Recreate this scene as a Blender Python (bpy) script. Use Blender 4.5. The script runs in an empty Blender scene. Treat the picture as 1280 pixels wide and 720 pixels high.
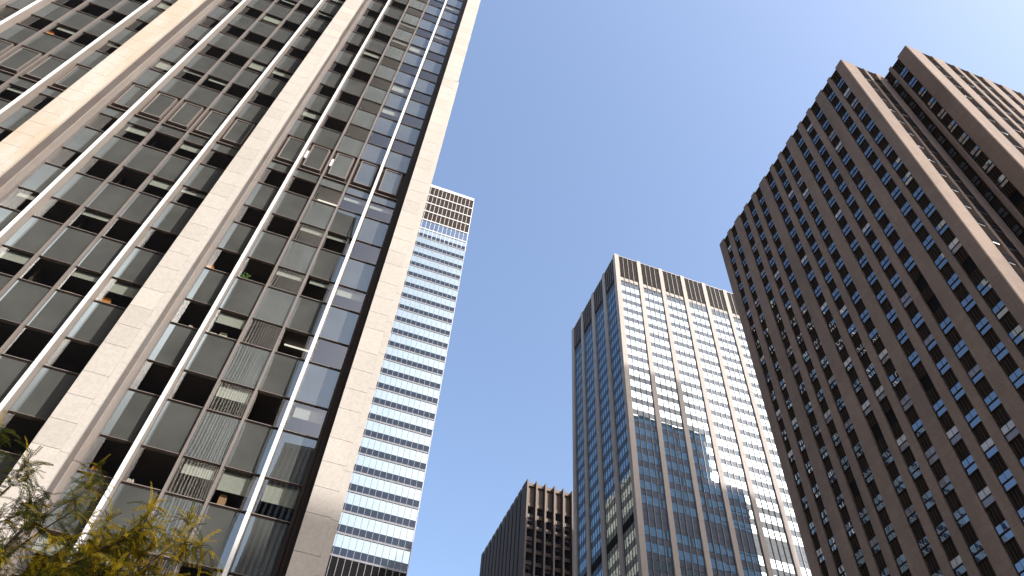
import bpy, math, random
from mathutils import Vector, Matrix
C = bpy.context.scene
COL = C.collection
rnd = random.Random(7)

# ------------------------------------------------------------------ camera
EYE = 1.7
cam_d = bpy.data.cameras.new('camera')
cam_d.sensor_width = 36.0
cam_d.lens = 949.086 / 1280 * 36
cam_d.clip_start = 0.1
cam_d.clip_end = 6000
cam = bpy.data.objects.new('camera', cam_d)
COL.objects.link(cam)
RIGHT = Vector((0.93977388, -0.33728291, 0.05536504))
DOWN = Vector((0.29792023, 0.72891897, -0.61637705))
FWD = Vector((0.16753681, 0.59574942, 0.78550241))
cam.matrix_world = Matrix(((RIGHT.x, -DOWN.x, -FWD.x, 0), (RIGHT.y, -DOWN.y, -FWD.y, 0),
                           (RIGHT.z, -DOWN.z, -FWD.z, EYE), (0, 0, 0, 1)))
C.camera = cam

# ------------------------------------------------------------------ light
SUN = Vector((0.72, -1.0, 0.94)).normalized()
world = bpy.data.worlds.new('World')
C.world = world
world.use_nodes = True
wn = world.node_tree
sky = wn.nodes.new('ShaderNodeTexSky')
sky.sky_type = 'NISHITA'
sky.sun_disc = False
sky.sun_elevation = math.asin(SUN.z)
sky.sun_rotation = math.atan2(SUN.x, SUN.y)
sky.altitude = 0
sky.air_density = 1.0
sky.dust_density = 2.8
sky.ozone_density = 1.0
wn.links.new(sky.outputs[0], wn.nodes['Background'].inputs[0])
wn.nodes['Background'].inputs[1].default_value = 0.15
sl = bpy.data.lights.new('sun', 'SUN')
sl.energy = 3.0
sl.angle = math.radians(0.5)
sl.color = (1.0, 0.955, 0.89)
so = bpy.data.objects.new('sun', sl)
COL.objects.link(so)
so.rotation_euler = SUN.to_track_quat('Z', 'Y').to_euler()
C.view_settings.view_transform = 'Standard'
C.view_settings.look = 'None'
C.view_settings.gamma = 1
C.view_settings.exposure = 1.28
C.render.engine = 'CYCLES'
C.cycles.max_bounces = 8
C.cycles.transparent_max_bounces = 8
C.cycles.glossy_bounces = 5
C.cycles.caustics_reflective = False
C.cycles.caustics_refractive = False

# ------------------------------------------------------------------ materials
def newmat(name):
    m = bpy.data.materials.new(name)
    m.use_nodes = True
    m.node_tree.nodes.clear()
    return m, m.node_tree.nodes, m.node_tree.links

def noise(n, l, scale, detail=4, vec=None, stretch=None):
    t = n.new('ShaderNodeTexNoise')
    t.inputs['Scale'].default_value = scale
    t.inputs['Detail'].default_value = detail
    tc = n.new('ShaderNodeTexCoord')
    src = tc.outputs['Object']
    if stretch:
        mp = n.new('ShaderNodeMapping')
        mp.inputs['Scale'].default_value = stretch
        l.new(src, mp.inputs[0])
        src = mp.outputs[0]
    l.new(src, t.inputs['Vector'])
    return t

def stone(name, col, var=0.12, scale=0.6, rough=0.85, stretch=(1, 1, 0.25), bump=0.1, stain=None, fine=9):
    """rough mineral surface: large cloudy variation, streaks and fine grain"""
    m, n, l = newmat(name)
    out = n.new('ShaderNodeOutputMaterial')
    p = n.new('ShaderNodeBsdfPrincipled')
    p.inputs['Roughness'].default_value = rough
    a = noise(n, l, scale, 5, stretch=stretch)
    b = noise(n, l, fine, 3)
    r = n.new('ShaderNodeValToRGB')
    r.color_ramp.elements[0].position = 0.3
    r.color_ramp.elements[1].position = 0.7
    r.color_ramp.elements[0].color = tuple(c * (1 - var) for c in col) + (1,)
    r.color_ramp.elements[1].color = tuple(min(1, c * (1 + var)) for c in col) + (1,)
    l.new(a.outputs[0], r.inputs[0])
    mx = n.new('ShaderNodeMix')
    mx.data_type = 'RGBA'
    mx.blend_type = 'MULTIPLY'
    mx.inputs[0].default_value = 0.35
    rb = n.new('ShaderNodeValToRGB')
    rb.color_ramp.elements[0].position = 0.35
    rb.color_ramp.elements[0].color = (0.72, 0.72, 0.72, 1)
    rb.color_ramp.elements[1].position = 0.6
    rb.color_ramp.elements[1].color = (1, 1, 1, 1)
    l.new(b.outputs[0], rb.inputs[0])
    l.new(r.outputs[0], mx.inputs[6])
    l.new(rb.outputs[0], mx.inputs[7])
    last = mx.outputs[2]
    if stain:
        s = noise(n, l, stain[1], 4, stretch=stain[2])
        rs = n.new('ShaderNodeValToRGB')
        rs.color_ramp.elements[0].position = stain[3]
        rs.color_ramp.elements[0].color = (0, 0, 0, 1)
        rs.color_ramp.elements[1].position = stain[3] + 0.18
        rs.color_ramp.elements[1].color = (stain[4],) * 3 + (1,)
        l.new(s.outputs[0], rs.inputs[0])
        m2 = n.new('ShaderNodeMix')
        m2.data_type = 'RGBA'
        l.new(rs.outputs[0], m2.inputs[0])
        l.new(last, m2.inputs[6])
        m2.inputs[7].default_value = stain[0] + (1,)
        last = m2.outputs[2]
    l.new(last, p.inputs['Base Color'])
    bp = n.new('ShaderNodeBump')
    bp.inputs['Strength'].default_value = bump
    bp.inputs['Distance'].default_value = 0.02
    l.new(b.outputs[0], bp.inputs['Height'])
    l.new(bp.outputs[0], p.inputs['Normal'])
    l.new(p.outputs[0], out.inputs[0])
    return m

def metal_paint(name, col, rough=0.5, metallic=0.0, var=0.1, spec=0.25):
    m, n, l = newmat(name)
    out = n.new('ShaderNodeOutputMaterial')
    p = n.new('ShaderNodeBsdfPrincipled')
    p.inputs['Metallic'].default_value = metallic
    p.inputs['Specular IOR Level'].default_value = spec
    p.inputs['Roughness'].default_value = rough
    a = noise(n, l, 1.3, 4, stretch=(1, 1, 0.3))
    r = n.new('ShaderNodeValToRGB')
    r.color_ramp.elements[0].position = 0.3
    r.color_ramp.elements[1].position = 0.7
    r.color_ramp.elements[0].color = tuple(c * (1 - var) for c in col) + (1,)
    r.color_ramp.elements[1].color = tuple(min(1, c * (1 + var)) for c in col) + (1,)
    l.new(a.outputs[0], r.inputs[0])
    l.new(r.outputs[0], p.inputs['Base Color'])
    l.new(p.outputs[0], out.inputs[0])
    return m

def coated_panel(name, col, ior=1.55, wave=0.02, wscale=0.6, tint=(1, 1, 1), var=0.15, rough=0.0, base_mix=0.0, dist=0.05):
    """opaque colour behind a polished sheet of glass; wave ripples the reflection"""
    m, n, l = newmat(name)
    out = n.new('ShaderNodeOutputMaterial')
    d = n.new('ShaderNodeBsdfDiffuse')
    a = noise(n, l, 0.7, 4)
    r = n.new('ShaderNodeValToRGB')
    r.color_ramp.elements[0].position = 0.3
    r.color_ramp.elements[1].position = 0.7
    r.color_ramp.elements[0].color = tuple(c * (1 - var) for c in col) + (1,)
    r.color_ramp.elements[1].color = tuple(c * (1 + var) for c in col) + (1,)
    l.new(a.outputs[0], r.inputs[0])
    l.new(r.outputs[0], d.inputs[0])
    g = n.new('ShaderNodeBsdfGlossy')
    g.inputs['Roughness'].default_value = rough
    g.inputs['Color'].default_value = tint + (1,)
    fr = n.new('ShaderNodeFresnel')
    fr.inputs['IOR'].default_value = ior
    mp = n.new('ShaderNodeMath')
    mp.operation = 'MAXIMUM'
    mp.inputs[1].default_value = base_mix
    l.new(fr.outputs[0], mp.inputs[0])
    w = noise(n, l, wscale, 1)
    bp = n.new('ShaderNodeBump')
    bp.inputs['Strength'].default_value = wave
    bp.inputs['Distance'].default_value = dist
    l.new(w.outputs[0], bp.inputs['Height'])
    l.new(bp.outputs[0], g.inputs['Normal'])
    mx = n.new('ShaderNodeMixShader')
    l.new(mp.outputs[0], mx.inputs[0])
    l.new(d.outputs[0], mx.inputs[1])
    l.new(g.outputs[0], mx.inputs[2])
    l.new(mx.outputs[0], out.inputs[0])
    return m

def clear_glass(name, tint, ior=1.6, wave=0.02, wscale=0.6, base_mix=0.0):
    """thin pane: equal reflection from both sides, so daylight also gets in"""
    m, n, l = newmat(name)
    def math_(op, a, b=None):
        q = n.new('ShaderNodeMath'); q.operation = op
        for k, v in enumerate((a, b)):
            if v is None: continue
            if isinstance(v, (int, float)): q.inputs[k].default_value = v
            else: l.new(v, q.inputs[k])
        return q.outputs[0]
    out = n.new('ShaderNodeOutputMaterial')
    d = n.new('ShaderNodeBsdfTransparent')
    d.inputs[0].default_value = tint + (1,)
    g = n.new('ShaderNodeBsdfGlossy')
    g.inputs['Roughness'].default_value = 0.0
    ge = n.new('ShaderNodeNewGeometry')
    dt = n.new('ShaderNodeVectorMath'); dt.operation = 'DOT_PRODUCT'
    l.new(ge.outputs['Normal'], dt.inputs[0]); l.new(ge.outputs['Incoming'], dt.inputs[1])
    c = math_('ABSOLUTE', dt.outputs['Value'])
    f0 = ((ior - 1) / (ior + 1)) ** 2
    fr = math_('ADD', math_('MULTIPLY', math_('POWER', math_('SUBTRACT', 1.0, c), 5.0), 1 - f0), f0)
    fr = math_('MAXIMUM', fr, base_mix)
    w = noise(n, l, wscale, 1)
    bp = n.new('ShaderNodeBump')
    bp.inputs['Strength'].default_value = wave
    bp.inputs['Distance'].default_value = 0.05
    l.new(w.outputs[0], bp.inputs['Height'])
    l.new(bp.outputs[0], g.inputs['Normal'])
    mx = n.new('ShaderNodeMixShader')
    l.new(fr, mx.inputs[0])
    l.new(d.outputs[0], mx.inputs[1])
    l.new(g.outputs[0], mx.inputs[2])
    l.new(mx.outputs[0], out.inputs[0])
    return m

def leafmat(name, col, col2):
    m, n, l = newmat(name)
    out = n.new('ShaderNodeOutputMaterial')
    a = noise(n, l, 3.0, 3)
    r = n.new('ShaderNodeValToRGB')
    r.color_ramp.elements[0].position = 0.35
    r.color_ramp.elements[1].position = 0.65
    r.color_ramp.elements[0].color = col + (1,)
    r.color_ramp.elements[1].color = col2 + (1,)
    l.new(a.outputs[0], r.inputs[0])
    d = n.new('ShaderNodeBsdfDiffuse')
    t = n.new('ShaderNodeBsdfTranslucent')
    l.new(r.outputs[0], d.inputs[0])
    l.new(r.outputs[0], t.inputs[0])
    mx = n.new('ShaderNodeMixShader')
    mx.inputs[0].default_value = 0.45
    l.new(d.outputs[0], mx.inputs[1])
    l.new(t.outputs[0], mx.inputs[2])
    l.new(mx.outputs[0], out.inputs[0])
    return m

def lamp_mat(name, col, e):
    m, n, l = newmat(name)
    out = n.new('ShaderNodeOutputMaterial')
    em = n.new('ShaderNodeEmission')
    em.inputs[0].default_value = col + (1,)
    em.inputs[1].default_value = e
    l.new(em.outputs[0], out.inputs[0])
    return m

M = {}
M['limestone'] = stone('limestone', (0.385, 0.355, 0.322), 0.05, 0.5, 0.8, bump=0.05)
M['limestone_b'] = stone('limestone_b', (0.365, 0.335, 0.300), 0.05, 0.5, 0.8, bump=0.05)
M['limestone_c'] = stone('limestone_c', (0.40, 0.366, 0.328), 0.06, 0.7, 0.8, bump=0.05)
M['stained_limestone'] = stone('stained_limestone', (0.43, 0.395, 0.350), 0.05, 0.5, 0.8, bump=0.05,
                               stain=((0.38, 0.27, 0.17), 0.5, (2.6, 1, 0.45), 0.44, 0.5))
M['joint'] = stone('joint_mortar', (0.36, 0.31, 0.27), 0.1)
M['fin_white'] = metal_paint('fin_white', (0.66, 0.65, 0.64), 0.45, 0, 0.04)
M['fin_web'] = metal_paint('fin_web', (0.235, 0.20, 0.178), 0.4, 0, 0.08)
M['mullion'] = metal_paint('mullion_metal', (0.155, 0.134, 0.124), 0.4, 0.0, 0.1)
M['jamb'] = metal_paint('jamb_metal', (0.125, 0.103, 0.093), 0.4, 0.0, 0.1)
M['bronze_shade'] = metal_paint('dark_bronze_shade', (0.05, 0.038, 0.032), 0.4, 0.0, 0.2, 0.04)  # dark metal, also painted shade on left jambs and under ledges
M['spandrel'] = coated_panel('grey_spandrel_glass', (0.063, 0.065, 0.062), 1.78, 0.013, 0.5, (0.72, 0.88, 1.0), var=0.15, base_mix=0.12)
M['louvre_grey'] = coated_panel('louvre_panel_grey', (0.062, 0.062, 0.055), 1.45, 0.03, 0.8)
M['window_glass'] = clear_glass('window_glass', (0.70, 0.72, 0.69), 1.78, 0.014, 0.5, base_mix=0.15)
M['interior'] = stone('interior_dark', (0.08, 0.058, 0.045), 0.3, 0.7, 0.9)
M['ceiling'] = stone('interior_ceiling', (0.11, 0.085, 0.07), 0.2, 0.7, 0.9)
M['blind'] = stone('roller_blind', (0.42, 0.43, 0.40), 0.05, 1.0, 0.9)
M['bracket'] = metal_paint('pale_bracket', (0.72, 0.73, 0.74), 0.5)
M['strip'] = lamp_mat('ceiling_strip_light', (1.0, 0.92, 0.8), 0.6)

M['pier_c'] = stone('pale_pier_c', (0.335, 0.293, 0.262), 0.06, 0.15, 0.8)
M['vision_c'] = coated_panel('mirror_window_c', (0.07, 0.11, 0.15), 1.5, 0.005, 0.3, (0.74, 0.90, 1.0), base_mix=0.31)
M['span_c'] = coated_panel('spandrel_glass_c', (0.085, 0.10, 0.13), 1.18, 0.005, 0.3, (0.75, 0.88, 1.0), base_mix=0.025)
M['mull_c'] = metal_paint('mullion_c', (0.20, 0.18, 0.17), 0.4)
M['louvre_dark'] = metal_paint('dark_louvre', (0.035, 0.027, 0.023), 0.5, 0, 0.3, 0.04)
M['black'] = metal_paint('black_louvre', (0.010, 0.010, 0.011), 0.6, 0, 0.1, 0.02)
M['grey_band'] = metal_paint('grey_band', (0.20, 0.20, 0.22), 0.5)

M['white_frame'] = metal_paint('white_frame_b', (0.60, 0.59, 0.58), 0.5, 0, 0.03)
M['vision_b'] = coated_panel('pale_window_b', (0.13, 0.17, 0.20), 1.5, 0.010, 0.4, (0.80, 0.95, 1.0), base_mix=0.28)
M['span_b'] = coated_panel('navy_spandrel_b', (0.015, 0.022, 0.04), 1.35, 0.006, 0.3, (0.7, 0.85, 1.0), base_mix=0.03)
M['blue_b'] = coated_panel('blue_panel_b', (0.06, 0.09, 0.16), 1.5, 0.006, 0.3, (0.7, 0.85, 1.0), base_mix=0.1)
M['brown_b'] = metal_paint('brown_louvre_b', (0.032, 0.023, 0.019), 0.5, 0, 0.1, 0.04)

def block_stone(name, col):
    """brown stone laid in large slabs: faint slab-to-slab change, joints, streaks and blotches"""
    m = stone(name, col, 0.13, 0.22, 0.9, stretch=(1, 1, 0.35), bump=0.08,
              stain=(tuple(c * 0.68 for c in col), 0.16, (1.5, 1.5, 0.22), 0.52, 0.6), fine=3)
    n, l = m.node_tree.nodes, m.node_tree.links
    p = next(x for x in n if x.type == 'BSDF_PRINCIPLED')
    src = p.inputs['Base Color'].links[0].from_socket
    tc = n.new('ShaderNodeTexCoord')
    sp = n.new('ShaderNodeSeparateXYZ')
    ad = n.new('ShaderNodeMath'); ad.operation = 'ADD'
    cb = n.new('ShaderNodeCombineXYZ')
    l.new(tc.outputs['Object'], sp.inputs[0])
    l.new(sp.outputs[0], ad.inputs[0]); l.new(sp.outputs[1], ad.inputs[1])
    l.new(ad.outputs[0], cb.inputs[0]); l.new(sp.outputs[2], cb.inputs[1])
    bk = n.new('ShaderNodeTexBrick')
    bk.inputs['Scale'].default_value = 1.0
    bk.inputs['Brick Width'].default_value = 1.5
    bk.inputs['Row Height'].default_value = 0.93
    bk.inputs['Mortar Size'].default_value = 0.02
    bk.inputs['Color1'].default_value = (1, 1, 1, 1)
    bk.inputs['Color2'].default_value = (0.86, 0.85, 0.84, 1)
    bk.inputs['Mortar'].default_value = (0.70, 0.68, 0.66, 1)
    l.new(cb.outputs[0], bk.inputs['Vector'])
    mx = n.new('ShaderNodeMix'); mx.data_type = 'RGBA'; mx.blend_type = 'MULTIPLY'
    mx.inputs[0].default_value = 0.8
    l.new(src, mx.inputs[6]); l.new(bk.outputs['Color'], mx.inputs[7])
    l.new(mx.outputs[2], p.inputs['Base Color'])
    return m
M['brown_stone'] = block_stone('brown_limestone', (0.200, 0.145, 0.115))
M['rib_panel'] = metal_paint('ribbed_spandrel', (0.022, 0.017, 0.015), 0.7, 0.0, 0.3, 0.0)
M['rib'] = metal_paint('spandrel_rib', (0.05, 0.04, 0.035), 0.7, 0, 0.1, 0.0)
M['win_d'] = coated_panel('blue_window_d', (0.012, 0.014, 0.02), 1.7, 0.03, 0.9, (0.75, 0.88, 1.0), base_mix=0.24)
M['win_d_dark'] = coated_panel('dark_window_d', (0.010, 0.010, 0.012), 1.5, 0.03, 0.9, base_mix=0.12)
M['win_d_blind'] = coated_panel('blind_window_d', (0.42, 0.42, 0.44), 1.5, 0.03, 0.9)
M['win_d_grey'] = coated_panel('grey_window_d', (0.16, 0.15, 0.17), 1.6, 0.03, 0.9)  # flat mid-grey pane colour
M['win_front'] = metal_paint('matte_dark_window', (0.016, 0.016, 0.02), 0.6, 0, 0.3, 0.0)
M['bar'] = metal_paint('window_bar', (0.045, 0.038, 0.036), 0.7, 0, 0.1, 0.0)
M['sill_glint'] = metal_paint('painted_sill_glint', (0.75, 0.75, 0.76), 0.25, 0.6)  # sun glint put into the sill colour
M['lamp_warm'] = lamp_mat('warm_lamp', (1.0, 0.72, 0.42), 1.6)

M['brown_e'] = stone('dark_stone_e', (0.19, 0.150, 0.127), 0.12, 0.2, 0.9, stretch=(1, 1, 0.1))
M['flank_shade_e'] = stone('shaded_flank_e', (0.035, 0.027, 0.026), 0.15, 0.2, 0.9, stretch=(1, 1, 0.1))  # tower E stone darkened, side-face shade put into the colour
M['panel_e'] = stone('panel_e', (0.18, 0.14, 0.115), 0.1, 0.4, 0.9, stretch=(4, 4, 0.1))
M['win_e'] = coated_panel('window_e', (0.02, 0.02, 0.025), 1.6, 0.01, 0.3, base_mix=0.3)

M['stone_off'] = stone('pale_stone_opposite', (0.62, 0.57, 0.50), 0.08, 0.3)
M['dark_off'] = stone('dark_recess_opposite', (0.022, 0.020, 0.020), 0.2, 0.3)
M['glass_off'] = coated_panel('dark_glass_opposite', (0.03, 0.035, 0.045), 1.5, 0.0, 0.3)
M['blue_off'] = coated_panel('blue_grey_glass_opposite', (0.36, 0.50, 0.62), 1.5, 0.0, 0.3)
M['navy_off'] = stone('navy_band_opposite', (0.03, 0.035, 0.045), 0.2, 0.3)
M['plain_off'] = stone('plain_grey_wall_opposite', (0.045, 0.042, 0.04), 0.15, 0.05)
M['cream_off'] = stone('cream_brick_opposite', (0.52, 0.46, 0.36), 0.1, 0.3)

M['asphalt'] = stone('asphalt', (0.05, 0.05, 0.052), 0.2, 0.5, 0.95, (1, 1, 1))
M['paving'] = stone('paving', (0.32, 0.30, 0.28), 0.12, 0.5, 0.9, (1, 1, 1))
M['ground'] = stone('ground_concrete', (0.20, 0.19, 0.18), 0.15, 0.2, 0.95, (1, 1, 1))
M['paint'] = stone('road_paint', (0.7, 0.7, 0.68), 0.06, 1.0, 0.8, (1, 1, 1))
M['bark'] = stone('bark', (0.045, 0.032, 0.024), 0.3, 8, 0.95, (1, 1, 0.3), bump=0.5)
M['leaf_g'] = leafmat('leaf_olive', (0.06, 0.08, 0.018), (0.17, 0.18, 0.03))
M['leaf_y'] = leafmat('leaf_yellow', (0.52, 0.40, 0.025), (0.72, 0.50, 0.035))
M['leaf_o'] = leafmat('leaf_rust', (0.20, 0.12, 0.02), (0.12, 0.11, 0.02))

# ------------------------------------------------------------------ mesh helpers
class MB:
    def __init__(s):
        s.v = []; s.f = []; s.m = []; s.mats = []
    def mi(s, k):
        if k not in s.mats: s.mats.append(k)
        return s.mats.index(k)
    def quad(s, pts, k):
        b = len(s.v); s.v += [tuple(p) for p in pts]
        s.f.append(tuple(range(b, b + len(pts)))); s.m.append(s.mi(k)); return s
    def box(s, x0, x1, y0, y1, z0, z1, k):
        b = len(s.v)
        s.v += [(x0, y0, z0), (x1, y0, z0), (x1, y1, z0), (x0, y1, z0), (x0, y0, z1), (x1, y0, z1), (x1, y1, z1), (x0, y1, z1)]
        for f in ((0, 3, 2, 1), (4, 5, 6, 7), (0, 1, 5, 4), (1, 2, 6, 5), (2, 3, 7, 6), (3, 0, 4, 7)):
            s.f.append(tuple(b + i for i in f)); s.m.append(s.mi(k))
        return s
    def prism(s, poly, z0, z1, k):
        """vertical prism from a counter-clockwise xy outline"""
        b = len(s.v); n = len(poly)
        s.v += [(p[0], p[1], z0) for p in poly] + [(p[0], p[1], z1) for p in poly]
        for i in range(n):
            j = (i + 1) % n
            s.f.append((b + i, b + j, b + n + j, b + n + i)); s.m.append(s.mi(k))
        s.f.append(tuple(b + i for i in reversed(range(n)))); s.m.append(s.mi(k))
        s.f.append(tuple(b + n + i for i in range(n))); s.m.append(s.mi(k))
        return s
    def tube(s, pts, rads, k, n=6):
        rings = []
        for i, p in enumerate(pts):
            p = Vector(p)
            d = (Vector(pts[min(i + 1, len(pts) - 1)]) - Vector(pts[max(i - 1, 0)])).normalized()
            u = d.orthogonal().normalized(); w = d.cross(u)
            b = len(s.v)
            for j in range(n):
                a = 2 * math.pi * j / n
                s.v.append(tuple(p + (u * math.cos(a) + w * math.sin(a)) * rads[i]))
            rings.append(b)
        for a, b in zip(rings, rings[1:]):
            for j in range(n):
                s.f.append((a + j, a + (j + 1) % n, b + (j + 1) % n, b + j)); s.m.append(s.mi(k))
        return s
    def build(s, name, parent=None, kind=None, label=None, smooth=False):
        me = bpy.data.meshes.new(name)
        me.from_pydata(s.v, [], s.f)
        for k in s.mats: me.materials.append(M[k])
        me.polygons.foreach_set('material_index', s.m)
        if smooth: me.polygons.foreach_set('use_smooth', [True] * len(s.f))
        me.update()
        o = bpy.data.objects.new(name, me)
        COL.objects.link(o)
        if parent is not None:
            o.parent = parent
            o.matrix_parent_inverse = Matrix.Translation(-parent.location) if parent.type == 'EMPTY' else Matrix.Identity(4)
        if kind: o['kind'] = kind
        if label: o['label'] = label
        return o

def thing(name, label, cat, loc, group=None):
    o = bpy.data.objects.new(name, None)
    o.empty_display_size = 1
    COL.objects.link(o)
    o.location = loc
    o['label'] = label
    o['category'] = cat
    if group: o['group'] = group
    return o

def tag(o, label, cat, group=None):
    o['label'] = label; o['category'] = cat
    if group: o['group'] = group
    return o

def weight(c):
    """how large something at this place shows in the photograph"""
    p = Vector(c) - Vector((0, 0, EYE))
    z = p.dot(FWD)
    if z < 0.5: return 0
    x = p.dot(RIGHT) / z; y = p.dot(DOWN) / z
    if abs(x) > 0.70 or abs(y) > 0.40: return 0
    n = p.normalized()
    return 1.0 / p.length_squared

def split(name, items, parent, limit=100, subname=None):
    """items: (centre, draw(mb) [, draw_sub(mb)]); the largest in view become parts, the rest one part"""
    it = sorted(items, key=lambda t: -weight(t[0]))
    vis = [t for t in it if weight(t[0]) > 0][:limit]
    rest = it[len(vis):]
    for t in vis:
        mb = MB(); t[1](mb)
        o = mb.build(name, parent)
        if len(t) > 2 and t[2]:
            ms = MB(); t[2](ms)
            if ms.f: ms.build(subname or 'frame', o)
    if rest:
        mb = MB()
        for t in rest:
            t[1](mb)
            if len(t) > 2 and t[2]: t[2](mb)
        mb.build(name, parent, kind='stuff')

E0 = EYE

# ------------------------------------------------------------------ ground and streets
def struct(mb, name):
    return mb.build(name, kind='structure')
struct(MB().box(-3000, 3000, -3000, 3000, -1.0, 0.0, 'ground'), 'ground')
struct(MB().box(22, 46, -900, 900, 0.001, 0.010, 'asphalt'), 'avenue')
struct(MB().box(-600, 22, 4.5, 12, 0.001, 0.010, 'asphalt').box(46, 600, 4.5, 12, 0.001, 0.010, 'asphalt'), 'side_street')
mb = MB()
mb.box(-90, 21.6, 12.5, 100, 0.0, 0.13, 'paving')
mb.box(-90, 21.6, -60, 4.0, 0.0, 0.13, 'paving')
mb.box(46.4, 130, 12.5, 300, 0.0, 0.13, 'paving')
mb.box(46.4, 130, -110, 4.0, 0.0, 0.13, 'paving')
struct(mb, 'pavement')
mb = MB()
mb.box(21.6, 22, 12.5, 100, 0, 0.15, 'limestone').box(21.6, 22, -60, 4.0, 0, 0.15, 'limestone')
mb.box(46, 46.4, 12.5, 300, 0, 0.15, 'limestone').box(46, 46.4, -110, 4.0, 0, 0.15, 'limestone')
struct(mb, 'kerb')
mb = MB()
for k in range(-40, 40):
    for x in (28, 34, 40):
        mb.box(x - 0.06, x + 0.06, k * 9.0 + 16, k * 9.0 + 19, 0.010, 0.014, 'paint')
struct(mb, 'lane_markings')

# ------------------------------------------------------------------ tower A: stone piers and white fins over grey glass
def tower_a():
    YF, YFN, YM, YG = 23.5, 24.25, 24.60, 24.80      # stone front, fin front, mullion front, glass
    SC = 1.0356
    XR, NB, PITCH = 0.0, 6, 9.0
    TOP = 177.0
    root = thing('office_tower', 'near tower filling the left side, cream stone piers and thin white fins over grey glass', 'building', (-22, YF, 0))
    FP = 3.72 * SC
    z0 = E0 + 41.12 * SC - FP * 11           # lowest window sill
    rows = []
    k = 0
    z = z0
    while z < TOP - 3:
        i = k - 11
        rows.append((z, i)); z += FP; k += 1
    FR = -1                                # framed row sits between sills -1 and 0
    cols = []                              # pane intervals (x0,x1,kind)
    piers = [-PITCH * i for i in range(NB + 1)]
    for px in piers[1:]:
        b = px
        cols += [(b + 1.33, b + 2.62, 'L'), (b + 2.77, b + 4.125, 'a'), (b + 4.255, b + 5.61, 'b'), (b + 5.74, b + 7.084, 'c'), (b + 7.23, b + 8.60, 'R')]
    # core
    core = MB()
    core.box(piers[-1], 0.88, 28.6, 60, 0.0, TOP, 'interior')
    core.box(0.88, 1.17, YG + 0.02, 60, 0.0, TOP, 'limestone')
    core.box(piers[-1] - 0.2, piers[-1], YG + 0.02, 60, 0.0, TOP, 'limestone')
    core.box(piers[-1] - 0.2, 1.17, YG - 0.5, 60.2, TOP, TOP + 1.2, 'limestone')
    core.build('core_wall', root)
    fl = MB()
    for z, i in rows:                      # floor slabs and room partitions
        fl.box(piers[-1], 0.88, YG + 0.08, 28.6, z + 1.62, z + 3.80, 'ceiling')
    x = piers[-1]
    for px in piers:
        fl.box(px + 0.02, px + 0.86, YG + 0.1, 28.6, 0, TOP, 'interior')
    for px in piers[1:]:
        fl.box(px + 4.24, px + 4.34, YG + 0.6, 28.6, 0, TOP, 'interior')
    fl.build('floor_slabs', root)
    # side face strips, seen only in reflections
    sd = MB()
    for j in range(5):
        for z, i in rows:
            sd.box(1.17, 1.20, 27 + j * 6.4, 31.5 + j * 6.4, z, z + 1.6, 'glass_off')
    sd.build('side_window', root, kind='stuff')
    # piers
    for n_, px in enumerate(piers):
        mat = 'stained_limestone' if n_ == 2 else 'limestone'
        mb = MB()
        ZS = E0 + 52.9
        w = 0.90
        # blocks of two alternating courses with thin recessed joints
        z = E0 - 1.7 + 0.13
        t = 0
        while z < TOP:
            h = (1.12, 1.5, 1.1, 1.12)[t % 4] if t else 0.9
            zz = min(z + h, TOP)
            if z < ZS < zz: zz = ZS
            x0 = px
            mb.box(x0, px + (w if z < ZS - 0.01 else 1.12), YF, YG + 0.3, z + 0.008, zz - 0.008, mat if n_ == 2 else rnd.choice(('limestone', 'limestone', 'limestone_b', 'limestone_c')))
            z = zz; t += 1
        mb.box(px + 0.02, px + w - 0.02, YF + 0.025, YG + 0.32, 0.1, TOP - 0.02, 'joint')
        # side strip in one slightly recessed plane, ending in a ledge
        z = 0.2
        while z < ZS - 0.05:
            zz = min(z + 2.1, ZS)
            mb.box(px + w + 0.004, px + 1.19, YF + 0.018, YG + 0.3, z + 0.006, zz - 0.006, mat)
            z = zz
        mb.box(px + w, px + 1.17, YF + 0.05, YG + 0.3, 0.1, ZS - 0.02, 'joint')
        mb.build('stone_pier', root, label='cream stone pier with brown water stains' if n_ == 2 else None)
        jb = MB()
        if n_ > 0:
            jb.box(px + 1.19, px + 1.215, YF + 0.14, YF + 0.66, 0.1, TOP, 'jamb')
            jb.box(px + 1.19, px + 1.245, YF + 0.70, YG + 0.2, 0.1, TOP, 'fin_web')
            jb.box(px + 1.245, px + 1.325, YG - 0.22, YG + 0.2, 0.1, TOP, 'mullion')
        jb.box(px - 0.40, px - 0.24, YG - 0.30, YG + 0.2, 0.1, TOP, 'bronze_shade')  # left jamb coloured darker than the right, its shade painted in
        jb.box(px - 0.23, px - 0.005, YG - 0.55, YG + 0.2, 0.1, TOP, 'bronze_shade')
        jb.build('jamb', root)
    # fins
    for px in piers[1:]:
        for fx in (px + 2.62, px + 7.084):
            mb = MB()
            mb.box(fx + 0.015, fx + 0.13, YFN + 0.06, YG + 0.1, 0.1, TOP, 'fin_web')
            z = z0 - 0.35 - FP
            while z < TOP:
                mb.box(fx, fx + 0.145, YFN, YFN + 0.055, max(z, 0.1) + 0.012, min(z + FP, TOP) - 0.012, 'fin_white')
                z += FP
            mb.build('fin', root)
        for mx_ in (px + 4.105, px + 5.59):
            mb = MB()
            mb.box(mx_ + 0.035, mx_ + 0.135, YM + 0.04, YG + 0.1, 0.1, TOP, 'mullion')
            mb.build('mullion', root)
    # transoms: one long thin ledge per window head and sill and bay
    tr = MB()
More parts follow.
